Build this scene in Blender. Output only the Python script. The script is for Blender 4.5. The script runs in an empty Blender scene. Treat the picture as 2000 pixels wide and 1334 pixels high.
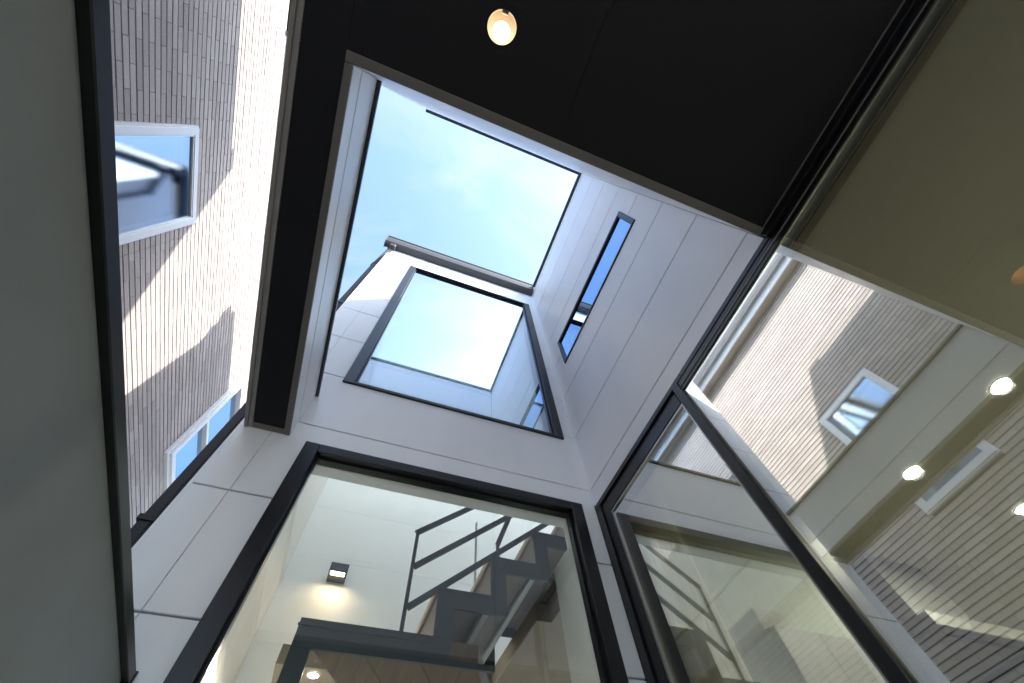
import bpy, bmesh, math, random
from mathutils import Vector, Matrix

rnd = random.Random(7)
S = bpy.context.scene
COL = S.collection

# ------------------------------------------------------------------ camera
# the camera's own position is the origin of the place; the paving lies 0.95 m below it
cam = bpy.data.cameras.new("camera")
cam_ob = bpy.data.objects.new("camera", cam)
COL.objects.link(cam_ob)
cam.sensor_width = 36.0
cam.lens = 14.263
cam.clip_start = 0.02
cam.clip_end = 500.0
_r = ((0.9351824, -0.34924892, -0.05881383),
      (0.28848827, 0.84751177, -0.4455315),
      (0.20544681, 0.39968612, 0.89333231))
_right, _up, _back = Vector(_r[0]), -Vector(_r[1]), -Vector(_r[2])
cam_ob.matrix_world = Matrix(((_right.x, _up.x, _back.x, 0), (_right.y, _up.y, _back.y, 0),
                              (_right.z, _up.z, _back.z, 0), (0, 0, 0, 1)))
S.camera = cam_ob

# ------------------------------------------------------------------ sky and sun
SUN = Vector((0.615, -0.487, 0.62)).normalized()
world = bpy.data.worlds.new("World")
S.world = world
world.use_nodes = True
nt = world.node_tree
nt.nodes.clear()
out = nt.nodes.new("ShaderNodeOutputWorld")
bg = nt.nodes.new("ShaderNodeBackground")
bg.inputs["Strength"].default_value = 0.131
sky = nt.nodes.new("ShaderNodeTexSky")
sky.sky_type = 'NISHITA'
sky.sun_disc = False
sky.sun_elevation = math.asin(SUN.z)
sky.sun_rotation = math.atan2(SUN.x, SUN.y)
sky.air_density = 1.0
sky.dust_density = 2.6
sky.ozone_density = 0.7
tc = nt.nodes.new("ShaderNodeTexCoord")
mp = nt.nodes.new("ShaderNodeMapping")
mp.inputs["Scale"].default_value = (2.2, 3.4, 1.6)
mp.inputs["Rotation"].default_value = (0.2, 0.3, 0.5)
noi = nt.nodes.new("ShaderNodeTexNoise")
noi.inputs["Scale"].default_value = 1.5
noi.inputs["Detail"].default_value = 4.5
noi.inputs["Roughness"].default_value = 0.58
noi.inputs["Distortion"].default_value = 0.5
rmp = nt.nodes.new("ShaderNodeValToRGB")
rmp.color_ramp.elements[0].position = 0.44
rmp.color_ramp.elements[0].color = (0.10, 0.10, 0.10, 1)
rmp.color_ramp.elements[1].position = 0.78
rmp.color_ramp.elements[1].color = (0.72, 0.72, 0.72, 1)
bw = nt.nodes.new("ShaderNodeRGBToBW")
gain = nt.nodes.new("ShaderNodeMath")
gain.operation = 'MULTIPLY'
gain.inputs[1].default_value = 1.35
mixc = nt.nodes.new("ShaderNodeMix")
mixc.data_type = 'RGBA'
nt.links.new(tc.outputs["Generated"], mp.inputs[0])
nt.links.new(mp.outputs[0], noi.inputs["Vector"])
nt.links.new(noi.outputs["Fac"], rmp.inputs[0])
nt.links.new(sky.outputs[0], bw.inputs[0])
nt.links.new(bw.outputs[0], gain.inputs[0])
nt.links.new(rmp.outputs[0], mixc.inputs[0])
nt.links.new(sky.outputs[0], mixc.inputs[6])
nt.links.new(gain.outputs[0], mixc.inputs[7])
wb = nt.nodes.new("ShaderNodeMix")           # white balance of the picture: a cleaner, more cyan blue
wb.data_type = 'RGBA'
wb.blend_type = 'MULTIPLY'
wb.inputs[0].default_value = 1.0
wb.inputs[7].default_value = (0.76, 0.90, 1.0, 1)
nt.links.new(mixc.outputs[2], wb.inputs[6])
nt.links.new(wb.outputs[2], bg.inputs["Color"])
nt.links.new(bg.outputs[0], out.inputs["Surface"])

sun = bpy.data.lights.new("sun", 'SUN')
sun.energy = 2.3
sun.angle = math.radians(0.5)
sun.color = (1.0, 0.95, 0.88)
sun_ob = bpy.data.objects.new("sun", sun)
sun_ob.rotation_euler = (-SUN).to_track_quat('-Z', 'Y').to_euler()
sun_ob.location = SUN * 20
COL.objects.link(sun_ob)

S.render.engine = 'CYCLES'
S.view_settings.view_transform = 'Standard'
S.view_settings.look = 'None'
S.view_settings.exposure = 2.42
S.view_settings.gamma = 1.0
S.view_settings.use_curve_mapping = False
S.cycles.use_denoising = True
S.cycles.max_bounces = 14
S.cycles.diffuse_bounces = 6
S.cycles.glossy_bounces = 6
S.cycles.transparent_max_bounces = 20
S.cycles.transmission_bounces = 8
S.cycles.sample_clamp_indirect = 8.0
S.cycles.caustics_reflective = False

# ------------------------------------------------------------------ materials
def _mat(name):
    m = bpy.data.materials.new(name)
    m.use_nodes = True
    t = m.node_tree
    t.nodes.clear()
    o = t.nodes.new("ShaderNodeOutputMaterial")
    return m, t, o

def paint(name, col, rough=0.5, spec=0.4, var=0.06, scale=6.0, bump=0.0, bscale=200.0, metal=0.0,
          stretch=(1, 1, 1), rvar=0.1):
    """painted / mineral surface: slow colour drift, faint grain and uneven gloss"""
    m, t, o = _mat(name)
    p = t.nodes.new("ShaderNodeBsdfPrincipled")
    g = t.nodes.new("ShaderNodeNewGeometry")
    mp = t.nodes.new("ShaderNodeMapping")
    mp.inputs["Scale"].default_value = stretch
    t.links.new(g.outputs["Position"], mp.inputs[0])
    n = t.nodes.new("ShaderNodeTexNoise")
    n.inputs["Scale"].default_value = scale
    n.inputs["Detail"].default_value = 5
    t.links.new(mp.outputs[0], n.inputs["Vector"])
    r = t.nodes.new("ShaderNodeMapRange")
    r.inputs["From Min"].default_value = 0.25
    r.inputs["From Max"].default_value = 0.75
    r.inputs["To Min"].default_value = 1 - var
    r.inputs["To Max"].default_value = 1 + var
    t.links.new(n.outputs["Fac"], r.inputs["Value"])
    v = t.nodes.new("ShaderNodeVectorMath")
    v.operation = 'SCALE'
    v.inputs[0].default_value = col
    t.links.new(r.outputs[0], v.inputs["Scale"])
    t.links.new(v.outputs[0], p.inputs["Base Color"])
    rr = t.nodes.new("ShaderNodeMapRange")
    rr.inputs["To Min"].default_value = max(0.02, rough - rvar)
    rr.inputs["To Max"].default_value = min(1, rough + rvar)
    t.links.new(n.outputs["Fac"], rr.inputs["Value"])
    t.links.new(rr.outputs[0], p.inputs["Roughness"])
    p.inputs["Specular IOR Level"].default_value = spec
    p.inputs["Metallic"].default_value = metal
    if bump:
        n2 = t.nodes.new("ShaderNodeTexNoise")
        n2.inputs["Scale"].default_value = bscale
        n2.inputs["Detail"].default_value = 3
        t.links.new(mp.outputs[0], n2.inputs["Vector"])
        b = t.nodes.new("ShaderNodeBump")
        b.inputs["Strength"].default_value = bump
        b.inputs["Distance"].default_value = 0.002
        t.links.new(n2.outputs["Fac"], b.inputs["Height"])
        t.links.new(b.outputs[0], p.inputs["Normal"])
    t.links.new(p.outputs[0], o.inputs["Surface"])
    return m

def glass(name, tint, refl, r0, power=3.0, bump=0.0, bscale=60.0):
    """coated glazing: reflection that grows towards grazing angles over tinted transmission"""
    m, t, o = _mat(name)
    tr = t.nodes.new("ShaderNodeBsdfTransparent")
    tr.inputs[0].default_value = (*tint, 1)
    gl = t.nodes.new("ShaderNodeBsdfGlossy")
    gl.inputs["Color"].default_value = (*refl, 1)
    gl.inputs["Roughness"].default_value = 0.0
    lw = t.nodes.new("ShaderNodeLayerWeight")
    lw.inputs["Blend"].default_value = 0.5
    pw = t.nodes.new("ShaderNodeMath")
    pw.operation = 'POWER'
    pw.inputs[1].default_value = power
    t.links.new(lw.outputs["Facing"], pw.inputs[0])
    mr = t.nodes.new("ShaderNodeMapRange")
    mr.inputs["To Min"].default_value = r0
    mr.inputs["To Max"].default_value = 0.97
    t.links.new(pw.outputs[0], mr.inputs["Value"])
    mx = t.nodes.new("ShaderNodeMixShader")
    t.links.new(mr.outputs[0], mx.inputs[0])
    t.links.new(tr.outputs[0], mx.inputs[1])
    t.links.new(gl.outputs[0], mx.inputs[2])
    if bump:
        g = t.nodes.new("ShaderNodeNewGeometry")
        n2 = t.nodes.new("ShaderNodeTexNoise")
        n2.inputs["Scale"].default_value = bscale
        t.links.new(g.outputs["Position"], n2.inputs["Vector"])
        b = t.nodes.new("ShaderNodeBump")
        b.inputs["Strength"].default_value = bump
        b.inputs["Distance"].default_value = 0.004
        t.links.new(n2.outputs["Fac"], b.inputs["Height"])
        t.links.new(b.outputs[0], gl.inputs["Normal"])
    t.links.new(mx.outputs[0], o.inputs["Surface"])
    return m

def emit(name, col, strength):
    m, t, o = _mat(name)
    e = t.nodes.new("ShaderNodeEmission")
    e.inputs[0].default_value = (*col, 1)
    e.inputs[1].default_value = strength
    t.links.new(e.outputs[0], o.inputs["Surface"])
    return m

BRICK_P, BRICK_L, BRICK_Z0, BRICK_Y0 = 0.0465, 0.252, 2.659, 0.192

def brick_material():
    m, t, o = _mat("brick_tile")
    p = t.nodes.new("ShaderNodeBsdfPrincipled")
    p.inputs["Roughness"].default_value = 0.75
    p.inputs["Specular IOR Level"].default_value = 0.25
    g = t.nodes.new("ShaderNodeNewGeometry")
    sx = t.nodes.new("ShaderNodeSeparateXYZ")
    t.links.new(g.outputs["Position"], sx.inputs[0])
    def math_(op, a, b=None):
        n = t.nodes.new("ShaderNodeMath")
        n.operation = op
        for i, q in enumerate((a, b)):
            if q is None:
                continue
            if isinstance(q, (int, float)):
                n.inputs[i].default_value = q
            else:
                t.links.new(q, n.inputs[i])
        return n.outputs[0]
    row = math_('FLOOR', math_('DIVIDE', math_('SUBTRACT', sx.outputs[2], BRICK_Z0), BRICK_P))
    odd = math_('FLOORED_MODULO', row, 2.0)
    colm = math_('FLOOR', math_('DIVIDE', math_('SUBTRACT', math_('SUBTRACT', sx.outputs[1], BRICK_Y0),
                                                math_('MULTIPLY', odd, BRICK_L / 2)), BRICK_L))
    cb = t.nodes.new("ShaderNodeCombineXYZ")
    t.links.new(row, cb.inputs[0])
    t.links.new(colm, cb.inputs[1])
    wn = t.nodes.new("ShaderNodeTexWhiteNoise")
    wn.noise_dimensions = '2D'
    t.links.new(cb.outputs[0], wn.inputs["Vector"])
    # horizontal scratches of the extruded tile face
    mp = t.nodes.new("ShaderNodeMapping")
    mp.inputs["Scale"].default_value = (1, 260, 30)
    t.links.new(g.outputs["Position"], mp.inputs[0])
    n = t.nodes.new("ShaderNodeTexNoise")
    n.inputs["Scale"].default_value = 1.0
    n.inputs["Detail"].default_value = 4
    t.links.new(mp.outputs[0], n.inputs["Vector"])
    k = math_('ADD', math_('MULTIPLY', wn.outputs["Value"], 0.28), math_('MULTIPLY', n.outputs["Fac"], 0.5))
    k = math_('ADD', k, 0.64)
    v = t.nodes.new("ShaderNodeVectorMath")
    v.operation = 'SCALE'
    v.inputs[0].default_value = (0.40, 0.352, 0.332)
    t.links.new(k, v.inputs["Scale"])
    t.links.new(v.outputs[0], p.inputs["Base Color"])
    b = t.nodes.new("ShaderNodeBump")
    b.inputs["Strength"].default_value = 0.5
    b.inputs["Distance"].default_value = 0.002
    t.links.new(n.outputs["Fac"], b.inputs["Height"])
    t.links.new(b.outputs[0], p.inputs["Normal"])
    t.links.new(p.outputs[0], o.inputs["Surface"])
    return m

def wood_material(name, c1, c2, scale=(3, 40, 40)):
    m, t, o = _mat(name)
    p = t.nodes.new("ShaderNodeBsdfPrincipled")
    p.inputs["Roughness"].default_value = 0.5
    g = t.nodes.new("ShaderNodeNewGeometry")
    mp = t.nodes.new("ShaderNodeMapping")
    mp.inputs["Scale"].default_value = scale
    t.links.new(g.outputs["Position"], mp.inputs[0])
    n = t.nodes.new("ShaderNodeTexNoise")
    n.inputs["Scale"].default_value = 1.0
    n.inputs["Detail"].default_value = 6
    n.inputs["Distortion"].default_value = 0.8
    t.links.new(mp.outputs[0], n.inputs["Vector"])
    r = t.nodes.new("ShaderNodeValToRGB")
    r.color_ramp.elements[0].position = 0.3
    r.color_ramp.elements[1].position = 0.7
    r.color_ramp.elements[0].color = (*c1, 1)
    r.color_ramp.elements[1].color = (*c2, 1)
    t.links.new(n.outputs["Fac"], r.inputs[0])
    t.links.new(r.outputs[0], p.inputs["Base Color"])
    t.links.new(p.outputs[0], o.inputs["Surface"])
    return m

M = dict(
    siding=paint("white_siding", (0.885, 0.895, 0.915), 0.38, 0.5, 0.04, 4.0, 0.06, 300, stretch=(1, 1, 0.3)),
    backing=paint("seam_backing", (0.05, 0.052, 0.058), 0.8, 0.2),
    soffit=paint("black_soffit", (0.016, 0.0155, 0.0175), 0.75, 0.25, 0.12, 9.0, 0.25, 500),
    trim=paint("taupe_trim", (0.18, 0.165, 0.15), 0.5, 0.4, 0.06, 12),
    trim_lit=paint("taupe_trim_lit", (0.33, 0.305, 0.28), 0.5, 0.4, 0.06, 12),  # same taupe trim, light from the neighbouring wall put into its colour
    frame=paint("black_aluminium", (0.009, 0.0095, 0.0115), 0.33, 0.5, 0.06, 3.0, 0.0, 700, rvar=0.03),
    flashing=paint("dark_flashing", (0.035, 0.038, 0.045), 0.4, 0.5, 0.08, 5.0),
    gutter=paint("grey_gutter", (0.062, 0.062, 0.066), 0.5, 0.35, 0.08, 5.0),
    pipe=paint("dark_pipe", (0.04, 0.04, 0.045), 0.6, 0.3, 0.08, 5.0),
    brick=brick_material(),
    grout=paint("dark_joint", (0.02, 0.018, 0.018), 0.9, 0.1, 0.15, 30),
    fence=paint("grey_render", (0.31, 0.325, 0.338), 0.85, 0.2, 0.13, 2.2, 0.35, 420),
    white_metal=paint("white_metal", (0.72, 0.73, 0.75), 0.35, 0.5, 0.03, 6.0),
    eave=paint("beige_eave", (0.42, 0.36, 0.30), 0.6, 0.3, 0.05, 5.0),
    white_wall=paint("interior_white", (0.91, 0.925, 0.905), 0.8, 0.2, 0.02, 4.0, 0.12, 350),
    ceiling=paint("interior_ceiling", (0.62, 0.60, 0.52), 0.85, 0.15, 0.03, 4.0, 0.2, 300),
    beige_wall=wood_material("beige_wallpaper", (0.60, 0.57, 0.51), (0.70, 0.67, 0.60), (30, 30, 1.2)),
    taupe=paint("taupe_ceiling", (0.28, 0.24, 0.19), 0.7, 0.2, 0.08, 6),
    floor=wood_material("floor_wood", (0.44, 0.41, 0.36), (0.54, 0.51, 0.46), (2, 30, 30)),
    steel=paint("blue_grey_steel", (0.066, 0.084, 0.096), 0.45, 0.4, 0.05, 6),
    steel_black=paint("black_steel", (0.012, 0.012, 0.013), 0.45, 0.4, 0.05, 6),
    bar=paint("pale_steel", (0.42, 0.45, 0.44), 0.4, 0.4, 0.05, 6),
    tread=paint("tread_underside", (0.23, 0.205, 0.18), 0.6, 0.3, 0.06, 7),
    edge=wood_material("tread_edge", (0.42, 0.32, 0.23), (0.52, 0.42, 0.32), (20, 3, 20)),
    wood=wood_material("walnut", (0.10, 0.062, 0.036), (0.17, 0.11, 0.068), (34, 4, 34)),
    greige=paint("greige_wall", (0.36, 0.38, 0.33), 0.8, 0.2, 0.04, 4, 0.1, 300),
    cabinet=wood_material("dark_cabinet", (0.05, 0.045, 0.036), (0.085, 0.075, 0.06), (3, 30, 40)),
    hood=paint("hood_grey", (0.13, 0.13, 0.115), 0.4, 0.4, 0.04, 10),
    paving=paint("paving", (0.5, 0.49, 0.47), 0.85, 0.2, 0.12, 3.0, 0.3, 120),
    lamp_cone=paint("lamp_cone", (0.21, 0.105, 0.038), 0.4, 0.4, 0.03, 10),
    chrome=paint("brushed_steel", (0.45, 0.45, 0.44), 0.3, 0.5, 0.05, 10, metal=0.9),
    clear=glass("clear_glass", (0.955, 0.975, 0.96), (0.93, 0.96, 1.0), 0.07, 3.0),
    coated=glass("coated_glass", (0.86, 0.905, 0.86), (0.96, 0.98, 1.0), 0.45, 2.2, 0.06, 2.2),
    mirror=glass("mirror_glass", (0.36, 0.41, 0.42), (0.75, 0.83, 0.96), 0.46, 1.7),
    slit=glass("slit_glass", (0.3, 0.36, 0.42), (0.52, 0.72, 1.0), 0.5, 1.5),
    obscure=glass("obscure_glass", (0.50, 0.60, 0.70), (0.68, 0.82, 1.0), 0.30, 2.2, 0.016, 330),
    room_backing=paint("room_backing_paint", (0.30, 0.36, 0.44), 0.9, 0.1, 0.05, 3),  # plain backing standing in for the unseen rooms behind the brick house's panes
    lamp_ext=emit("lamp_lens_warm", (1.0, 0.74, 0.42), 1.8),
    lamp_int=emit("lamp_lens_white", (1.0, 0.90, 0.75), 480),
    lamp_wall=emit("wall_lamp_lens", (1.0, 0.74, 0.46), 16),
)

def frosted():  # diffusing sheet for the skylight added over the stair hall
    m, t, o = _mat("frosted_added_light")
    a = t.nodes.new("ShaderNodeBsdfTranslucent")
    a.inputs[0].default_value = (0.97, 0.98, 0.97, 1)
    b = t.nodes.new("ShaderNodeBsdfDiffuse")
    b.inputs[0].default_value = (0.9, 0.9, 0.9, 1)
    x = t.nodes.new("ShaderNodeMixShader")
    x.inputs[0].default_value = 0.02
    t.links.new(a.outputs[0], x.inputs[1])
    t.links.new(b.outputs[0], x.inputs[2])
    t.links.new(x.outputs[0], o.inputs["Surface"])
    return m
M["frosted"] = frosted()
def linen():
    m, t, o = _mat("linen")
    a = t.nodes.new("ShaderNodeBsdfTranslucent")
    b = t.nodes.new("ShaderNodeBsdfDiffuse")
    g = t.nodes.new("ShaderNodeNewGeometry")
    mp = t.nodes.new("ShaderNodeMapping")
    mp.inputs["Scale"].default_value = (300, 300, 40)
    n = t.nodes.new("ShaderNodeTexNoise")
    n.inputs["Scale"].default_value = 1.0
    r = t.nodes.new("ShaderNodeValToRGB")
    r.color_ramp.elements[0].color = (0.68, 0.66, 0.57, 1)
    r.color_ramp.elements[1].color = (0.86, 0.84, 0.76, 1)
    t.links.new(g.outputs["Position"], mp.inputs[0])
    t.links.new(mp.outputs[0], n.inputs["Vector"])
    t.links.new(n.outputs["Fac"], r.inputs[0])
    x = t.nodes.new("ShaderNodeMixShader")
    x.inputs[0].default_value = 0.5
    for q in (a, b):
        t.links.new(r.outputs[0], q.inputs[0])
    t.links.new(a.outputs[0], x.inputs[1])
    t.links.new(b.outputs[0], x.inputs[2])
    t.links.new(x.outputs[0], o.inputs["Surface"])
    return m
M["linen"] = linen()

# ------------------------------------------------------------------ mesh helpers
def obj(name, bm, mat, parent=None, smooth=False):
    me = bpy.data.meshes.new(name)
    bmesh.ops.recalc_face_normals(bm, faces=bm.faces)
    bm.to_mesh(me)
    bm.free()
    me.materials.append(mat)
    if smooth:
        for f in me.polygons:
            f.use_smooth = True
    o = bpy.data.objects.new(name, me)
    COL.objects.link(o)
    o.parent = parent
    return o

def add_box(bm, x0, x1, y0, y1, z0, z1):
    vs = [bm.verts.new((x, y, z)) for x in (x0, x1) for y in (y0, y1) for z in (z0, z1)]
    for f in ((0, 1, 3, 2), (4, 6, 7, 5), (0, 4, 5, 1), (2, 3, 7, 6), (0, 2, 6, 4), (1, 5, 7, 3)):
        bm.faces.new([vs[i] for i in f])
    return vs

def bevel_all(bm, w, seg=1):
    if w:
        bmesh.ops.bevel(bm, geom=list(bm.edges), offset=w, segments=seg, affect='EDGES', profile=0.5)

def box(name, x0, x1, y0, y1, z0, z1, mat, parent=None, bev=0.0):
    bm = bmesh.new()
    add_box(bm, x0, x1, y0, y1, z0, z1)
    bmesh.ops.recalc_face_normals(bm, faces=bm.faces)
    bevel_all(bm, bev)
    return obj(name, bm, mat, parent)

def boxes(name, lst, mat, parent=None, bev=0.0):
    bm = bmesh.new()
    for b in lst:
        t = bmesh.new()
        add_box(t, *b)
        bmesh.ops.recalc_face_normals(t, faces=t.faces)
        bevel_all(t, bev)
        me = bpy.data.meshes.new("tmp")
        t.to_mesh(me)
        t.free()
        bm.from_mesh(me)
        bpy.data.meshes.remove(me)
    return obj(name, bm, mat, parent)

def prism(name, pts, axis, a0, a1, mat, parent=None, bev=0.0):
    """polygon (2D points) extruded along an axis: 'x' -> (y,z), 'y' -> (x,z), 'z' -> (x,y)"""
    bm = bmesh.new()
    def P(p, a):
        return {'x': (a, p[0], p[1]), 'y': (p[0], a, p[1]), 'z': (p[0], p[1], a)}[axis]
    A = [bm.verts.new(P(p, a0)) for p in pts]
    B = [bm.verts.new(P(p, a1)) for p in pts]
    n = len(pts)
    bm.faces.new(A)
    bm.faces.new(B[::-1])
    for i in range(n):
        bm.faces.new((A[i], B[i], B[(i + 1) % n], A[(i + 1) % n]))
    bmesh.ops.recalc_face_normals(bm, faces=bm.faces)
    bevel_all(bm, bev)
    return obj(name, bm, mat, parent)

def bar(bm, p, q, w, h, up=Vector((0, 0, 1))):
    """rectangular bar from p to q"""
    p, q = Vector(p), Vector(q)
    d = (q - p).normalized()
    s = d.cross(up)
    if s.length < 1e-4:
        s = d.cross(Vector((0, 1, 0)))
    s.normalize()
    u = s.cross(d)
    ring = []
    for e in (p, q):
        ring.append([bm.verts.new(e + s * a * w / 2 + u * b * h / 2) for a, b in ((-1, -1), (1, -1), (1, 1), (-1, 1))])
    A, B = ring
    bm.faces.new(A)
    bm.faces.new(B[::-1])
    for i in range(4):
        bm.faces.new((A[i], B[i], B[(i + 1) % 4], A[(i + 1) % 4]))

def bar_obj(name, segs, w, h, mat, parent=None, up=Vector((0, 0, 1)), bev=0.0):
    bm = bmesh.new()
    for p, q in segs:
        bar(bm, p, q, w, h, up)
    bmesh.ops.recalc_face_normals(bm, faces=bm.faces)
    bevel_all(bm, bev)
    return obj(name, bm, mat, parent)

def lathe(name, prof, centre, mat, parent=None, n=32, caps=True):
    """profile of (r, z) turned about a vertical axis"""
    bm = bmesh.new()
    rings = []
    for r, z in prof:
        rings.append([bm.verts.new((centre[0] + r * math.cos(2 * math.pi * i / n),
                                    centre[1] + r * math.sin(2 * math.pi * i / n), centre[2] + z)) for i in range(n)])
    for a, b in zip(rings, rings[1:]):
        for i in range(n):
            bm.faces.new((a[i], a[(i + 1) % n], b[(i + 1) % n], b[i]))
    if caps:
        bm.faces.new(rings[0])
        bm.faces.new(rings[-1])
    return obj(name, bm, mat, parent, smooth=False)

def empty(name, loc=(0, 0, 0)):
    o = bpy.data.objects.new(name, None)
    o.empty_display_size = 0.1
    COL.objects.link(o)
    o.location = (0, 0, 0)
    return o

def tag(o, label=None, cat=None, group=None, kind=None):
    if label:
        o["label"] = label
    if cat:
        o["category"] = cat
    if group:
        o["group"] = group
    if kind:
        o["kind"] = kind
    return o

# wall coordinate frames: (u along the wall, v up, w outwards) -> xyz
XB, YA, HS = 1.146, 1.502, 1.57
XC, YD = -0.458, -0.054
TOP = 4.965
GROUND = -0.95
WA = lambda u, v, w: (u, YA - w, v)          # end wall, faces the camera
WB = lambda u, v, w: (XB - w, u, v)          # side wall with the sliding door
WC = lambda u, v, w: (XC + w, u, v)          # low parapet
WD = lambda u, v, w: (u, YD + w, v)          # wall over the soffit

def slab(name, W, rect, openings, w0, w1, mat, parent=None, bev=0.0):
    """wall slab with rectangular openings, one closed mesh"""
    u0, u1, v0, v1 = rect
    us = sorted({u0, u1, *[q for o in openings for q in o[:2] if u0 < q < u1]})
    vs = sorted({v0, v1, *[q for o in openings for q in o[2:] if v0 < q < v1]})
    bm = bmesh.new()
    grid = {}
    def V(i, j):
        if (i, j) not in grid:
            grid[i, j] = bm.verts.new(W(us[i], vs[j], w1))
        return grid[i, j]
    n = 0
    for i in range(len(us) - 1):
        for j in range(len(vs) - 1):
            cu, cv = (us[i] + us[i + 1]) / 2, (vs[j] + vs[j + 1]) / 2
            if any(o[0] < cu < o[1] and o[2] < cv < o[3] for o in openings):
                continue
            bm.faces.new((V(i, j), V(i + 1, j), V(i + 1, j + 1), V(i, j + 1)))
            n += 1
    if not n:
        bm.free()
        return None
    front = list(bm.faces)
    r = bmesh.ops.extrude_face_region(bm, geom=front)
    new = [g for g in r["geom"] if isinstance(g, bmesh.types.BMVert)]
    off = Vector(W(0, 0, w0)) - Vector(W(0, 0, w1))
    for v in new:
        v.co += off
    bmesh.ops.recalc_face_normals(bm, faces=bm.faces)
    if bev:
        fw = Vector(W(0, 0, w1))
        ax = (Vector(W(0, 0, 1)) - Vector(W(0, 0, 0))).normalized()
        d = fw.dot(ax)
        ed = [e for e in bm.edges if all(abs(v.co.dot(ax) - d) < 1e-6 for v in e.verts)
              and e.is_manifold and e.calc_face_angle(0) > 1.0]
        bmesh.ops.bevel(bm, geom=ed, offset=bev, segments=1, affect='EDGES')
    return obj(name, bm, mat, parent)

SEAMS = [0.306 + 0.4555 * k for k in range(11)]     # 0.306 0.762 1.217 1.673 ...

def cladding(W, rect, openings, parent, ubreaks=(), gap=0.0062, mat="siding", low=None):
    """separate siding boards between the seams, cut round the openings"""
    u0, u1, v0, v1 = rect
    vs = [v0] + [s for s in SEAMS if v0 + 0.03 < s < v1 - 0.03] + [v1]
    us = [u0] + list(ubreaks) + [u1]
    g = gap / 2
    for j in range(len(vs) - 1):
        for i in range(len(us) - 1):
            a0 = us[i] + (0.0009 if i else 0)
            a1 = us[i + 1] - (0.0009 if i < len(us) - 2 else 0)
            b0 = vs[j] + (g if j else 0)
            b1 = vs[j + 1] - (g if j < len(vs) - 2 else 0)
            spans = [(a0, a1)]
            for o in openings:
                if o[2] <= b0 and o[3] >= b1:        # the opening cuts the board in two
                    spans = [q for p in spans for q in ((p[0], min(p[1], o[0])), (max(p[0], o[1]), p[1])) if q[1] - q[0] > 0.003]
            for p in spans:
                slab("siding_panel", W, (*p, b0, b1), openings, -0.014, 0.0, M[mat], parent, 0.0022)

def frame_boxes(W, rect, l, r, t, b, w0, w1):
    u0, u1, v0, v1 = rect
    L = [(u0, u0 + l, v0, v1), (u1 - r, u1, v0, v1), (u0 + l, u1 - r, v1 - t, v1), (u0 + l, u1 - r, v0, v0 + b)]
    res = []
    for a0, a1, b0, b1 in L:
        p, q = W(a0, b0, w0), W(a1, b1, w1)
        res.append((min(p[0], q[0]), max(p[0], q[0]), min(p[1], q[1]), max(p[1], q[1]), min(p[2], q[2]), max(p[2], q[2])))
    return res

def wbox(name, W, u0, u1, v0, v1, w0, w1, mat, parent=None, bev=0.0):
    p, q = W(u0, v0, w0), W(u1, v1, w1)
    return box(name, min(p[0], q[0]), max(p[0], q[0]), min(p[1], q[1]), max(p[1], q[1]), min(p[2], q[2]), max(p[2], q[2]), mat, parent, bev)

def window(name, W, rect, l, r, t, b, mat_glass, parent, front=0.014, back=-0.085, glass_w=-0.05, bead=0.012, mat="frame", bev=0.0025):
    """fixed light: frame (the part) > bead, pane"""
    f = boxes(name, frame_boxes(W, rect, l, r, t, b, back, front), M[mat], parent, bev)
    u0, u1, v0, v1 = rect
    inner = (u0 + l, u1 - r, v0 + b, v1 - t)
    boxes("glazing_bead", frame_boxes(W, inner, bead, bead, bead, bead, glass_w - 0.02, glass_w + 0.016), M[mat], f, 0.001)
    wbox("pane", W, inner[0] + bead - 0.004, inner[1] - bead + 0.004, inner[2] + bead - 0.004, inner[3] - bead + 0.004,
         glass_w - 0.004, glass_w + 0.004, M[mat_glass], f)
    return f

# ------------------------------------------------------------------ setting: ground
g = box("ground", -60, 60, -60, 60, GROUND - 0.3, GROUND, M["paving"])
tag(g, "pale concrete paving at the foot of the light well", kind="structure")

# ------------------------------------------------------------------ the house
house = empty("house")
tag(house, "white panelled house with black soffit wrapped round an open light well", "house")

UWIN = (-0.374, 1.057, 2.083, 4.513)
LWIN = (-0.376, 1.057, -0.75, 1.547)
SLIM = (0.112, 1.332, 2.866, 3.236)
DOOR = (-2.6, 1.497, -0.93, 1.556)

# end wall with the two big windows
wa = slab("wall", WA, (-0.668, 2.4, GROUND, 4.93), [(UWIN[0] + .01, UWIN[1] - .01, UWIN[2] + .01, UWIN[3] - .01),
          (LWIN[0] + .01, LWIN[1] - .01, LWIN[2] + .01, LWIN[3] - .01)], -0.12, -0.0142, M["backing"], house)
cladding(WA, (-0.668, XB - 0.002, GROUND, 4.90), [UWIN, LWIN], wa, ubreaks=(-0.538,))
# side wall over the sliding door
wb = slab("wall", WB, (YD - 0.03, YA - 0.0145, DOOR[3] + 0.002, TOP), [(SLIM[0] + .01, SLIM[1] - .01, SLIM[2] + .01, SLIM[3] - .01)],
          -0.12, -0.0142, M["backing"], house)
cladding(WB, (YD + 0.001, YA - 0.001, DOOR[3], TOP), [SLIM], wb)
slab("wall_pier", WB, (1.4975, 1.5015, GROUND, DOOR[3]), [], -0.12, -0.0142, M["backing"], wb)
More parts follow.
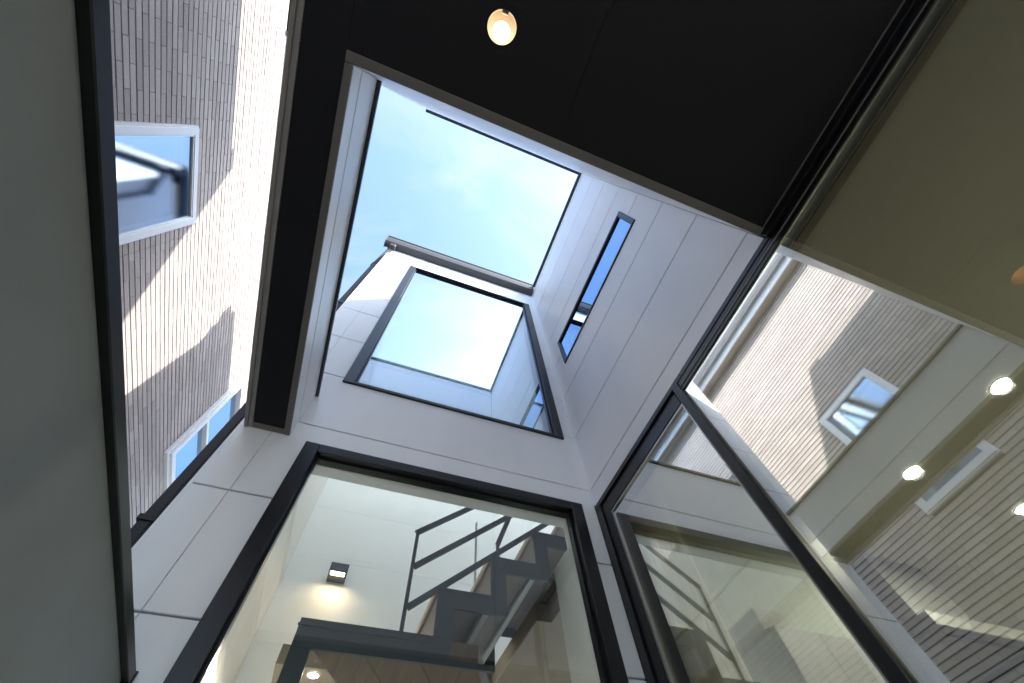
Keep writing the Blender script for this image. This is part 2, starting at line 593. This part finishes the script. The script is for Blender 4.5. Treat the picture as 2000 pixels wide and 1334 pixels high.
# wall above the soffit (over the viewer) and low parapet
wd = slab("wall", WD, (-0.665, XB + 0.02, HS + 0.002, TOP), [], -0.12, -0.0142, M["backing"], house)
cladding(WD, (-0.667, XB - 0.001, HS + 0.001, TOP), [], wd)
wc = box("wall", -0.641, XC - 0.0142, YD + 0.001, YA - 0.0145, HS + 0.01, 1.885, M["backing"], house)
cladding(WC, (YD + 0.001, YA - 0.001, HS + 0.001, 1.886), [], wc)
WCo = lambda u, v, w: (-0.655 - w, u, v)
slab("siding_panel", WCo, (YD, YA - 0.001, HS + 0.001, 1.886), [], -0.0135, 0.0, M["siding"], wc, 0.002)
WE = lambda u, v, w: (-0.668 - w, u, v)     # outer return of the end wall
slab("siding_panel", WE, (YA + 0.001, 4.2, GROUND, 4.93), [], -0.0, 0.012, M["siding"], wa)

# roofs and upper storeys (what casts the shade)
box("upper_storey", -0.664, 6.0, -5.0, YD - 0.121, HS + 0.06, 4.93, M["siding"], house)
boxes("upper_storey", [(1.42, 6.0, YD - 0.12, YA - 0.02, HS + 0.3, 4.93)], M["siding"], house)
box("roof", -0.67, 6.02, -5.02, YD - 0.125, 4.932, 4.96, M["flashing"], house)
box("roof", XB + 0.13, 6.02, YD - 0.12, YA + 0.1, 4.932, 4.96, M["flashing"], house)
WR = lambda u, v, w: (u, v, 5.07 + w)
ADDED_SKYL = (-0.53, 2.28, 1.66, 3.8)  # unseen skylight opening, added to bring daylight into the stair hall
ra = slab("roof", WR, (-0.74, 6.0, 1.47, 4.6), [ADDED_SKYL], 0.0, 0.09, M["flashing"], house)
bm = bmesh.new()
bm.faces.new([bm.verts.new(p) for p in ((ADDED_SKYL[0] - .02, ADDED_SKYL[2] - .02, 5.165), (ADDED_SKYL[1] + .02, ADDED_SKYL[2] - .02, 5.165), (ADDED_SKYL[1] + .02, ADDED_SKYL[3] + .02, 5.165), (ADDED_SKYL[0] - .02, ADDED_SKYL[3] + .02, 5.165))])
obj("added_roof_light", bm, M["frosted"], ra)

# flashings along the tops
box("flashing", -0.668, XC + 0.015, YD + 0.003, YA - 0.004, 1.887, 1.905, M["flashing"], house, 0.002)
box("flashing", -0.675, XB + 0.01, YD - 0.13, YD + 0.030, TOP + 0.001, TOP + 0.026, M["flashing"], house, 0.002)
box("flashing", XB - 0.030, XB + 0.13, YD + 0.0305, YA - 0.1, TOP + 0.001, TOP + 0.026, M["flashing"], house, 0.002)
# corner bead where end wall and side wall meet
box("corner_bead", XB - 0.008, XB - 0.0005, YA - 0.008, YA - 0.0005, DOOR[3] + 0.01, 4.92, M["siding"], house)

# soffit: boards under a hidden deck, edge trims
LAMP = (-0.052, -0.314)
so = boxes("soffit", [(-0.64, XB - 0.03, -4.0, YD - 0.03, HS + 0.075, HS + 0.1)], M["backing"], house)
WS = lambda u, v, w: (u, v, HS - w)
sb = [(-0.4855, 0.24, -1.3, -0.087), (0.2412, 1.121, -1.3, -0.087), (-0.4855, 0.24, -4.0, -1.3012), (0.2412, 1.121, -4.0, -1.3012),
      (-0.622, -0.486, -4.0, 1.472)]
for k, (a, b, c, d) in enumerate(sb):
    slab("soffit_board", WS, (a, b, c, d), [(LAMP[0] - .06, LAMP[0] + .06, LAMP[1] - .06, LAMP[1] + .06)] if k == 0 else [],
         -0.010, 0.0, M["soffit"], so, 0.0008)
boxes("soffit_trim", [(-0.485, XB - 0.001, -0.0865, YD - 0.0005, HS - 0.006, HS + 0.012)], M["trim"], so, 0.0015)
boxes("soffit_trim", [(-0.4845, XC - 0.0005, -0.052, YA - 0.001, HS - 0.006, HS + 0.012)], M["trim"], so, 0.0015)
boxes("soffit_trim", [(-0.656, -0.641, -4.0, YA - 0.001, HS - 0.012, HS + 0.02), (-0.6405, -0.6225, -4.0, YA - 0.001, HS - 0.004, HS + 0.012)], M["trim_lit"], so, 0.0015)
boxes("soffit_trim", [(-0.622, -0.485, 1.4725, YA - 0.001, HS - 0.005, HS + 0.012)], M["trim"], so, 0.0015)
boxes("soffit_trim", [(1.1215, 1.125, -4.0, -0.087, HS - 0.003, HS + 0.006)], M["trim"], so)

# windows
w = window("window", WA, UWIN, 0.066, 0.066, 0.024, 0.024, "mirror", house, front=0.012, back=-0.055, glass_w=-0.022)
boxes("window_reveal", frame_boxes(WA, (UWIN[0] + .012, UWIN[1] - .012, UWIN[2] + .012, UWIN[3] - .012), 0.052, 0.052, 0.02, 0.02, -0.1205, -0.0555), M["white_wall"], w)
tag(w, "upper window mirroring the sky")
w = window("window", WA, LWIN, 0.066, 0.066, 0.05, 0.05, "clear", house, back=-0.055, glass_w=-0.035)
boxes("window_reveal", frame_boxes(WA, (LWIN[0] + .012, LWIN[1] - .012, LWIN[2] + .012, LWIN[3] - .012), 0.052, 0.052, 0.052, 0.052, -0.1205, -0.0555), M["white_wall"], w)
tag(w, "lower window in front of the stairs")
w = window("window", WB, SLIM, 0.034, 0.022, 0.022, 0.016, "slit", house, front=0.010, glass_w=-0.010, bead=0.008)
tag(w, "narrow horizontal slit window")

# sliding door: outer frame > fixed pane, mullion, sash, pane
df = boxes("sliding_door", [
    (XB - 0.006, XB + 0.16, 0.60, 1.4965, 1.527, 1.5555),       # head under the siding
    (XB - 0.006, XB + 0.055, -0.06, 0.5995, 1.527, 1.5555),
    (1.1255, XB + 0.055, -2.6, -0.0605, 1.527, 1.5695),          # head under the soffit
    (XB - 0.006, XB + 0.16, 1.452, 1.4965, -0.93, 1.5265),       # jamb at the end wall
    (XB - 0.006, XB + 0.16, -2.6, -2.55, -0.93, 1.5265),
    (XB - 0.006, XB + 0.16, -2.5495, 1.4515, -0.945, -0.90)], M["frame"], house, 0.0025)
boxes("mullion", [(XB - 0.010, XB + 0.075, 0.638, 0.678, -0.8995, 1.5265)], M["frame"], df, 0.0025)
boxes("head_rail", [(XB - 0.003, XB + 0.05, -2.549, 0.6375, 1.470, 1.5265)], M["frame"], df, 0.002)
boxes("bottom_rail", [(XB - 0.003, XB + 0.05, -2.549, 0.6375, -0.8995, -0.85)], M["frame"], df, 0.002)
box("rail_highlight", XB - 0.0062, XB - 0.0032, -2.549, 0.6375, 1.492, 1.499, M["trim"], df)  # pale strip standing in for the highlight along the head rail
box("head_lining", XB + 0.0555, 1.328, -2.549, 0.599, 1.545, 1.562, M["ceiling"], df, 0.002)
box("blind_slot", 1.262, 1.300, -2.549, 0.599, 1.5405, 1.5448, M["taupe"], df)
box("pane", XB + 0.004, XB + 0.012, -2.548, 0.637, -0.849, 1.4695, M["coated"], df)
boxes("sash", [(XB + 0.006, XB + 0.05, 1.395, 1.4515, -0.899, 1.526), (XB + 0.006, XB + 0.05, 0.6785, 0.690, -0.899, 1.526),
               (XB + 0.006, XB + 0.05, 0.6905, 1.3945, 1.447, 1.526), (XB + 0.006, XB + 0.05, 0.6905, 1.3945, -0.899, -0.80)],
      M["frame"], df, 0.002)
boxes("glazing_bead", frame_boxes(WB, (0.6905, 1.3945, -0.80, 1.4465), 0.006, 0.010, 0.010, 0.012, -0.036, -0.010), M["chrome"], df)
box("pane", XB + 0.018, XB + 0.026, 0.692, 1.392, -0.795, 1.444, M["coated"], df)

# gutter and downpipe
gp = [(1.394, 5.064), (1.394, 5.036), (1.402, 5.032), (1.406, 4.965), (1.420, 4.912), (1.446, 4.888), (1.492, 4.882),
      (1.496, 4.892), (1.496, 5.064), (1.490, 5.064), (1.490, 4.902), (1.45, 4.898), (1.427, 4.920), (1.412, 4.97), (1.406, 5.064)]
gu = prism("gutter", gp, 'x', -0.752, XB - 0.014, M["gutter"], house)
prism("gutter_end", [(1.388, 5.068), (1.396, 4.965), (1.412, 4.904), (1.443, 4.878), (1.498, 4.874), (1.498, 5.068)], 'x', -0.760, -0.7525, M["gutter"], gu, 0.001)
PX0, PX1, PY0, PY1 = -0.776, -0.731, 1.600, 1.632
dp = box("downpipe", PX0, PX1, PY0, PY1, GROUND + 0.02, 4.52, M["pipe"], house, 0.006)
bar_obj("pipe_elbow", [((-0.7535, 1.616, 4.50), (-0.655, 1.460, 4.86))], 0.048, 0.05, M["pipe"], dp, bev=0.006)
box("pipe_outlet", -0.690, -0.622, 1.425, 1.490, 4.80, 4.886, M["pipe"], dp, 0.008)
box("pipe_socket", PX0 - 0.004, PX1 + 0.004, PY0 - 0.004, PY1 + 0.004, 4.42, 4.53, M["pipe"], dp, 0.004)
for z in (1.10, 3.30):
    boxes("pipe_bracket", [(PX0 - 0.007, PX1 + 0.007, PY0 - 0.007, PY0 - 0.0005, z, z + 0.024),
                           (PX0 - 0.007, PX0 - 0.0005, PY0, PY1 + 0.006, z, z + 0.024),
                           (PX1 + 0.0005, PX1 + 0.007, PY0, PY1 + 0.006, z, z + 0.024),
                           (PX1 + 0.0075, PX1 + 0.026, PY0 + 0.004, PY0 + 0.03, z - 0.004, z + 0.028)], M["frame"], dp, 0.0015)

# ------------------------------------------------------------------ boundary fence
fence = box("fence_wall", -0.60, -0.462, -4.0, 1.466, GROUND, 0.588, M["fence"])
tag(fence, "low grey rendered boundary wall with dark metal coping beside the viewer", "wall")
fc = box("coping", -0.615, -0.446, -4.0, 1.486, 0.5885, 0.615, M["frame"], fence, 0.002)
box("coping_end", -0.617, -0.443, 1.4865, 1.492, 0.572, 0.618, M["frame"], fence, 0.001)

# ------------------------------------------------------------------ neighbouring house
NX = -1.884
nb = empty("brick_house")
tag(nb, "neighbouring house clad in long pale grey bricks, half in sunlight", "house")
W1 = (0.622, 1.292, 2.09, 3.262)
W2 = (3.42, 4.75, 3.02, 4.26)
WN = lambda u, v, w: (NX + w, u, v)
NY0, NY1, NZ1 = -5.0, 7.0, 4.85
nw = slab("wall", WN, (NY0, NY1, GROUND, NZ1), [(W1[0] + .02, W1[1] - .02, W1[2] + .02, W1[3] - .02), (W2[0] + .02, W2[1] - .02, W2[2] + .02, W2[3] - .02)],
          -0.15, -0.009, M["grout"], nb)
box("house_body", -7.0, NX - 0.45, NY0, NY1, GROUND, NZ1, M["grout"], nb)

def visible_size(y, z):
    """rough size the course has in the picture, seen straight or mirrored in the door"""
    s = 0
    for x in (NX, 2 * XB - NX):
        p = Vector((x, y, z))
        q = Vector((_right.dot(p), -_up.dot(p), -_back.dot(p)))
        if q.z <= 0.1:
            continue
        u, v = 792.4 * q.x / q.z + 1000, 792.4 * q.y / q.z + 667
        if not (-20 < u < 2020 and -20 < v < 1354):
            continue
        el = z / abs(x)
        if x < 0 and not (1.36 < el < 2.42):
            continue
        if x > 0 and (u < 1330 or (0.535 < z / x < 0.70)):
            continue
        p2 = p + Vector((0, 0, BRICK_P))
        q2 = Vector((_right.dot(p2), -_up.dot(p2), -_back.dot(p2)))
        u2, v2 = 792.4 * q2.x / q2.z + 1000, 792.4 * q2.y / q2.z + 667
        s = max(s, math.hypot(u2 - u, v2 - v) * (1.0 if x < 0 else 0.8))
    return s

cells = []
r0 = math.ceil((GROUND + 0.05 - BRICK_Z0) / BRICK_P)
r1 = math.floor((NZ1 - BRICK_Z0) / BRICK_P)
JT = 1.392                                   # vertical board joint
for r in range(r0, r1):
    z0 = BRICK_Z0 + r * BRICK_P
    za, zb = z0 + 0.0048, z0 + BRICK_P - 0.0048
    off = (r % 2) * BRICK_L / 2
    k0 = math.floor((NY0 - BRICK_Y0 - off) / BRICK_L) + 1
    k1 = math.ceil((NY1 - BRICK_Y0 - off) / BRICK_L) - 1
    for k in range(k0, k1):
        ya = BRICK_Y0 + off + k * BRICK_L + 0.0014
        yb = ya + BRICK_L - 0.0028
        spans = [(ya, yb)]
        cut = [(w[0], w[1]) for w in (W1, W2) if zb > w[2] and za < w[3]] + [(JT - 0.0016, JT + 0.0016)]
        for c in cut:
            spans = [s for a, b in spans for s in ((a, min(b, c[0])), (max(a, c[1]), b)) if s[1] - s[0] > 0.004]
        for a, b in spans:
            full = abs(b - a - (yb - ya)) < 1e-6
            cells.append((visible_size((a + b) / 2, z0) if full else 0, full, a, b, za, zb))
cells.sort(key=lambda c: -c[0])
near = [c for c in cells if c[1] and c[0] > 0][:290]
nearset = set(map(id, near))
bm = bmesh.new()
add_box(bm, -0.009, 0.0, 0.0, BRICK_L - 0.0028, 0.0, BRICK_P - 0.0096)
bmesh.ops.recalc_face_normals(bm, faces=bm.faces)
bme = bpy.data.meshes.new("brick")
bm.to_mesh(bme)
bm.free()
bme.materials.append(M["brick"])
for c in near:
    o = bpy.data.objects.new("brick", bme)
    o.location = (NX + rnd.uniform(-0.0012, 0.0006), c[2], c[4])
    o.parent = nw
    COL.objects.link(o)
verts, faces = [], []
for c in cells:
    if id(c) in nearset:
        continue
    _, _, a, b, za, zb = c
    d = NX + rnd.uniform(-0.0012, 0.0006)
    n = len(verts)
    verts += [(d, a, za), (d, b, za), (d, b, zb), (d, a, zb), (d - .009, a, za), (d - .009, b, za), (d - .009, b, zb), (d - .009, a, zb)]
    faces += [(n, n + 1, n + 2, n + 3), (n + 4, n + 5, n + 1, n), (n + 3, n + 2, n + 6, n + 7), (n + 4, n, n + 3, n + 7), (n + 1, n + 5, n + 6, n + 2)]
me = bpy.data.meshes.new("brickwork")
me.from_pydata(verts, [], faces)
me.materials.append(M["brick"])
bwk = bpy.data.objects.new("brickwork", me)
COL.objects.link(bwk)
bwk.parent = nw
tag(bwk, kind="stuff")

# its windows
f1 = window("window", WN, W1, 0.045, 0.045, 0.045, 0.045, "obscure", nb, front=0.032, back=-0.06, glass_w=0.012, bead=0.010, mat="white_metal")
boxes("window_trim", frame_boxes(WN, (W1[0] - .012, W1[1] + .012, W1[2] - .012, W1[3] + .012), 0.0115, 0.0115, 0.0115, 0.0115, -0.02, 0.02), M["white_metal"], f1)
wbox("room_backing", WN, W1[0] + .03, W1[1] - .03, W1[2] + .03, W1[3] - .03, -0.14, -0.13, M["room_backing"], f1)
f2 = boxes("window", frame_boxes(WN, W2, 0.05, 0.05, 0.05, 0.05, -0.06, 0.05), M["white_metal"], nb, 0.002)
boxes("window_trim", frame_boxes(WN, (W2[0] - .03, W2[1] + .03, W2[2] - .03, W2[3] + .03), 0.0295, 0.0295, 0.0295, 0.0295, -0.02, 0.03), M["white_metal"], f2, 0.002)
wbox("transom", WN, W2[0] + .051, W2[1] - .051, 3.565, 3.60, -0.03, 0.04, M["white_metal"], f2, 0.002)
wbox("pane", WN, W2[0] + .05, W2[1] - .05, W2[2] + .05, 3.565, -0.012, -0.004, M["slit"], f2)
wbox("pane", WN, W2[0] + .05, W2[1] - .05, 3.60, W2[3] - .05, -0.012, -0.004, M["slit"], f2)
wbox("room_backing", WN, W2[0] + .03, W2[1] - .03, W2[2] + .03, W2[3] - .03, -0.14, -0.13, M["room_backing"], f2)
# eave: soffit board, fascia, half-round gutter, roof
box("eave", NX - 0.3, NX + 0.12, NY0, NY1, NZ1 + 0.001, NZ1 + 0.03, M["eave"], nb, 0.003)
box("fascia", NX + 0.1205, NX + 0.142, NY0, NY1, NZ1 - 0.015, NZ1 + 0.20, M["white_metal"], nb, 0.003)
gpts, gin = [], []
for k in range(15):
    a = math.pi * k / 14
    gpts.append((NX + 0.215 - 0.068 * math.cos(a), NZ1 + 0.165 - 0.085 * math.sin(a)))
    gin.append((NX + 0.215 - 0.062 * math.cos(a), NZ1 + 0.165 - 0.079 * math.sin(a)))
ng = prism("gutter", gpts + gin[::-1], 'y', NY0, NY1, M["white_metal"], nb)
for f in ng.data.polygons:
    f.use_smooth = abs(f.normal.y) < 0.5
for yj in (-0.9, 0.25, 1.55, 3.3):
    prism("gutter_strap", [(p[0] * 1.0 + (p[0] - NX - 0.215) * 0.04, p[1] - 0.002) for p in gpts] + gpts[::-1], 'y', yj, yj + 0.05, M["white_metal"], ng)
prism("roof", [(NX + 0.16, NZ1 + 0.21), (NX - 4.5, NZ1 + 2.0), (NX - 4.5, NZ1 + 2.1), (NX + 0.16, NZ1 + 0.25)], 'y', NY0 - .1, NY1 + .1, M["flashing"], nb)
vc = lathe("vent_cap", [(0.001, 0.0), (0.05, 0.004), (0.085, 0.03), (0.098, 0.07), (0.10, 0.11)], (NX + 0.06, 4.93, 4.26), M["pipe"], nb, 24)

# ------------------------------------------------------------------ interior setting (seen through the glazing)
HY = 3.83
def struct(o, label=None):
    return tag(o, label, kind="structure")
struct(boxes("interior_floor", [(-0.56, 6, 1.63, HY, GROUND + 0.004, GROUND + 0.03), (1.35, 6, -4, 1.6, GROUND + 0.004, GROUND + 0.03)], M["floor"]))
hall = empty("interior_wall")
struct(hall, "white far wall of the stair hall")
for a, b in ((GROUND, 1.852), (1.854, 2.562), (2.564, 3.115), (3.117, 4.9)):
    box("wall_board", -0.65, 2.4, HY, HY + 0.1, a, b, M["white_wall"], hall)
struct(box("interior_wall", -0.655, -0.55, YA + 0.1205, HY - 0.001, GROUND, 4.9, M["beige_wall"]), "beige side wall of the stair hall")
struct(box("interior_wall", 2.3, 2.4, YA + 0.1205, HY - 0.001, 1.46, 4.9, M["white_wall"]), "far right wall of the stair hall")
struct(boxes("interior_wall", [(1.06, 1.145, YA + 0.1205, YA + 0.42, GROUND, 1.45)], M["white_wall"]), "white wall end beside the stair window")
struct(slab("interior_ceiling", lambda u, v, w: (u, v, 4.9 + w), (-0.65, 2.4, YA + 0.121, HY + 0.1), [ADDED_SKYL], 0.0, 0.169, M["white_wall"]), "ceiling high over the stair hall")
struct(boxes("interior_ceiling", [(1.146, 2.3, 2.39, HY - 0.001, 1.45, 1.56), (-0.28, 1.1455, 3.22, HY - 0.001, 1.45, 1.56), (1.2445, 2.3, YA + 0.421, 2.3895, 1.45, 1.56)], M["taupe"]),
       "taupe lower ceiling behind the stairs")
# living room behind the sliding door
LR = 1.345
struct(boxes("interior_ceiling", [(LR, 6.0, -4.0, YA - 0.021, HS, HS + 0.03), (2.51, 6.0, YA - 0.02, 2.1, HS, HS + 0.03)], M["ceiling"]), "beige living room ceiling with downlights")
ch = empty("curtain_track")
tag(ch, "curtain track recess along the head of the sliding door", "curtain track")
box("recess_board", 1.306, LR + 0.02, -4.0, YA - 0.021, HS + 0.032, HS + 0.04, M["frame"], ch)
box("track_rail", 1.3285, 1.3405, -4.0, YA - 0.03, HS + 0.004, HS + 0.031, M["frame"], ch)
struct(boxes("interior_wall", [(1.31, 2.41, YA - 0.02, YA + 0.1, GROUND, HS), (2.4105, 2.51, YA - 0.02, 2.1, GROUND, HS), (2.4105, 6.0, 2.1005, 2.2, GROUND, HS)], M["greige"]), "living room end wall")
struct(box("interior_wall", 6.0, 6.1, -4.0, 2.2, GROUND, HS + 0.05, M["white_wall"]), "living room far wall")
struct(box("interior_wall", 1.31, 6.0, -4.1, -4.0, GROUND, HS + 0.05, M["white_wall"]), "living room back wall")

# ------------------------------------------------------------------ staircase
st = empty("staircase")
tag(st, "blue-grey steel staircase with zigzag stringer and wood treads behind the lower window", "staircase")
SY, FY = 1.902, 2.83
RISE, RUN = 0.2165, 0.2675
X0, Z0 = 0.410, 1.022            # foot of the first riser, top of landing
NST = 6
def zig(x0, z0, n, wt, wr, start, end):
    up, lo = [], []
    for k in range(n):
        x, z = x0 + k * RUN, z0 + k * RISE
        up += [(x, z), (x, z + RISE)]
        lo += [(x + wr, z - (wt if k else 0.0)), (x + wr, z + RISE - wt)]
    up.append((x0 + n * RUN, z0 + n * RISE))
    lo.append((x0 + n * RUN + 0.0, z0 + n * RISE - wt))
    return up, lo
up, lo = zig(X0, Z0, NST, 0.088, 0.084, 0, 0)
pts = [(-0.137, Z0), *up[:1], *up[1:], *reversed(lo[1:]), (lo[0][0], Z0 - 0.082 + 0.0), (0.69, Z0 - 0.082), (0.69, Z0 - 0.105), (-0.137, Z0 - 0.105)]
prism("stringer", pts, 'y', SY, SY + 0.014, M["steel"], st)
box("landing_edge", -0.142, 0.40, SY - 0.010, SY - 0.0005, Z0 - 0.030, Z0 - 0.024, M["steel"], st)
up2, lo2 = zig(X0, Z0, NST, 0.088, 0.084, 0, 0)
pts2 = [(0.30, Z0), *up2, *reversed(lo2[1:]), (lo2[0][0], Z0 - 0.09), (0.30, Z0 - 0.09)]
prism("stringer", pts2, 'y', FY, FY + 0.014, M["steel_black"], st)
for k in range(NST):
    x, z = X0 + k * RUN, Z0 + k * RISE
    t_ = box("tread", x + 0.002, x + RUN + 0.018, SY + 0.0145, FY - 0.0005, z + RISE - 0.034, z + RISE - 0.004, M["tread"], st, 0.002)
    r_ = box("riser", x + 0.004, x + 0.020, SY + 0.0145, FY - 0.0005, z, z + RISE - 0.0345, M["tread"], st)
    box("support_bar", x + RUN - 0.024, x + RUN + 0.006, SY + 0.015, FY - 0.002, z + RISE - 0.060, z + RISE - 0.0345, M["bar"], st, 0.002)
    box("nosing", x - 0.012, x + 0.0015, SY + 0.0145, FY - 0.0005, z + RISE - 0.034, z + RISE - 0.003, M["edge"], st, 0.002)
# landing: walnut boards, cut off on a diagonal at the free corner
Ld = Vector((0.123, 0.217)).normalized()
def landing_board(name, xa, xb):
    y1 = FY
    s = Ld.x / Ld.y
    y0 = SY + 0.0145
    pts = [(xa, y0), (xb, y0), (xb + s * (y1 - y0), y1), (xa + s * (y1 - y0), y1)]
    pts = [(min(p[0], 1.10), p[1]) for p in pts]
    prism(name, pts, 'z', Z0 - 0.102, Z0 - 0.004, M["wood"], st, 0.0015)
for xa, xb in ((-0.055, 0.146), (0.1485, 0.372), (0.3745, 0.62)):
    landing_board("landing_board", xa, xb)
box("post", -0.137, -0.062, SY, SY + 0.06, GROUND + 0.03, Z0 - 0.106, M["steel"], st, 0.002)
# rails
rl = RISE / RUN
def rail(name, x0, z0, x1):
    bm = bmesh.new()
    bar(bm, (x0, SY + 0.007, z0), (x1, SY + 0.007, z0 + (x1 - x0) * rl), 0.012, 0.028, Vector((0, 0, 1)))
    return obj(name, bm, M["steel"], st)
rail("handrail", 0.262, 1.508, 1.9)
rail("rail", 0.279, 1.320, 1.9)
rail("rail", 0.279, 1.124, 1.9)
box("baluster", 0.262, 0.279, SY + 0.001, SY + 0.013, Z0 + 0.0005, 1.52, M["steel"], st)
box("baluster", 0.722, 0.738, SY + 0.02, SY + 0.034, Z0 + 2 * RISE, 1.56, M["steel"], st)
bar_obj("baluster", [((0.73, SY + 0.027, 1.55), (0.93, SY + 0.027, 2.05))], 0.012, 0.028, M["steel"], st)
box("baluster", 0.86, 0.872, FY - 0.06, FY - 0.04, Z0 + RISE, 2.4, M["bar"], st)

# ------------------------------------------------------------------ lamps
def downlight(name, x, y, z, label, group=None, r=0.045):
    t = empty(name)
    tag(t, label, "downlight", group)
    lathe("bezel", [(r, 0.0), (r + 0.010, 0.0), (r + 0.010, -0.006), (r, -0.006), (r, 0.0)], (x, y, z - 0.0008), M["white_metal"], t, 32, False)
    lathe("lens", [(r - 0.001, -0.0012), (r - 0.001, -0.004)], (x, y, z), M["lamp_int"], t, 32)
    return t

# recessed exterior downlight in the black soffit
dl = empty("downlight")
tag(dl, "lit warm downlight recessed in the black outdoor soffit", "downlight")
bm = bmesh.new()
n, R = 40, 0.0455
cv = [bm.verts.new((LAMP[0] + R * math.cos(2 * math.pi * i / n), LAMP[1] + R * math.sin(2 * math.pi * i / n), HS + 0.001)) for i in range(n)]
sv = []
for i in range(n):
    a = 2 * math.pi * i / n
    k = 0.0615 / max(abs(math.cos(a)), abs(math.sin(a)))
    sv.append(bm.verts.new((LAMP[0] + k * math.cos(a), LAMP[1] + k * math.sin(a), HS + 0.001)))
for i in range(n):
    bm.faces.new((cv[i], cv[(i + 1) % n], sv[(i + 1) % n], sv[i]))
obj("bezel", bm, M["soffit"], dl)
lathe("reflector_cone", [(0.0455, 0.0), (0.044, 0.012), (0.031, 0.058), (0.030, 0.066)], (LAMP[0], LAMP[1], HS), M["lamp_cone"], dl, 40, False)
lathe("lens", [(0.0295, 0.060), (0.0295, 0.064)], (LAMP[0], LAMP[1], HS), M["lamp_ext"], dl, 40)
box("lamp_clip", LAMP[0] - 0.012, LAMP[0] + 0.006, LAMP[1] - 0.042, LAMP[1] - 0.037, HS + 0.008, HS + 0.018, M["white_metal"], dl)

downlight("downlight", 2.757, 0.146, HS, "lit downlight in the beige ceiling nearest the black soffit", "living room downlights")
downlight("downlight", 2.765, 0.746, HS, "lit downlight in the beige ceiling nearest the door mullion", "living room downlights")
downlight("downlight", 3.700, 0.758, HS, "lit downlight cut by the right edge of the picture", "living room downlights")
downlight("downlight", -0.04, 3.30, 1.45, "small lit downlight behind the stair post", None, 0.03)

wl = empty("wall_lamp")
tag(wl, "small dark square wall lamp glowing downwards on the white stair wall", "wall lamp")
slab("lamp_body", lambda u, v, w_: (u, v, 2.37 - w_), (-0.19, -0.035, 3.66, HY - 0.001), [(-0.172, -0.055, 3.675, 3.735)], -0.064, 0.0, M["frame"], wl, 0.002)
box("lamp_top", -0.19, -0.035, 3.66, HY - 0.001, 2.4345, 2.445, M["frame"], wl)
box("lens", -0.1715, -0.0555, 3.6755, 3.7345, 2.380, 2.384, M["lamp_wall"], wl)

# ------------------------------------------------------------------ living room furnishing
cu = bmesh.new()
npl = 90
rows = [(-0.88), (1.542)]
prev = None
for i in range(npl + 1):
    s = i / npl
    y = 1.20 + 0.26 * s
    x = 1.322 + 0.018 * math.sin(s * 2 * math.pi * 8) + 0.006 * math.sin(s * 2 * math.pi * 19)
    cur = [cu.verts.new((x, y, z)) for z in rows]
    if prev:
        cu.faces.new((prev[0], cur[0], cur[1], prev[1]))
    prev = cur
c_o = obj("curtain", cu, M["linen"], None, True)
tag(c_o, "pale pleated curtain gathered at the end of the sliding door", "curtain")

rh = empty("range_hood")
tag(rh, "white range hood with dark recess and light panel in the living room", "range hood")
slab("hood_body", lambda u, v, w_: (u, v, 1.05 - w_), (2.80, 3.75, 1.26, 1.86), [(2.90, 3.66, 1.31, 1.80)], -0.07, 0.0, M["hood"], rh, 0.006)
box("hood_recess", 2.895, 3.665, 1.305, 1.805, 1.09, 1.10, M["frame"], rh)
box("hood_panel", 2.95, 3.60, 1.36, 1.76, 1.072, 1.084, M["hood"], rh, 0.003)
box("hood_duct", 3.0, 3.5, 1.4, 1.86, 1.1205, HS - 0.001, M["hood"], rh)

cb = empty("wall_cabinet")
tag(cb, "dark wall cabinet on the living room end wall, low behind the sliding door", "cabinet")
box("carcass", 1.645, 2.35, 1.27, YA - 0.021, 0.15, 0.895, M["cabinet"], cb, 0.003)
for k in range(3):
    box("door", 1.648 + k * 0.234, 1.648 + k * 0.234 + 0.231, 1.252, 1.2695, 0.155, 0.89, M["cabinet"], cb, 0.002)
box("top_box", 1.645, 1.80, 1.30, YA - 0.021, 0.8955, 0.985, M["taupe"], cb, 0.002)
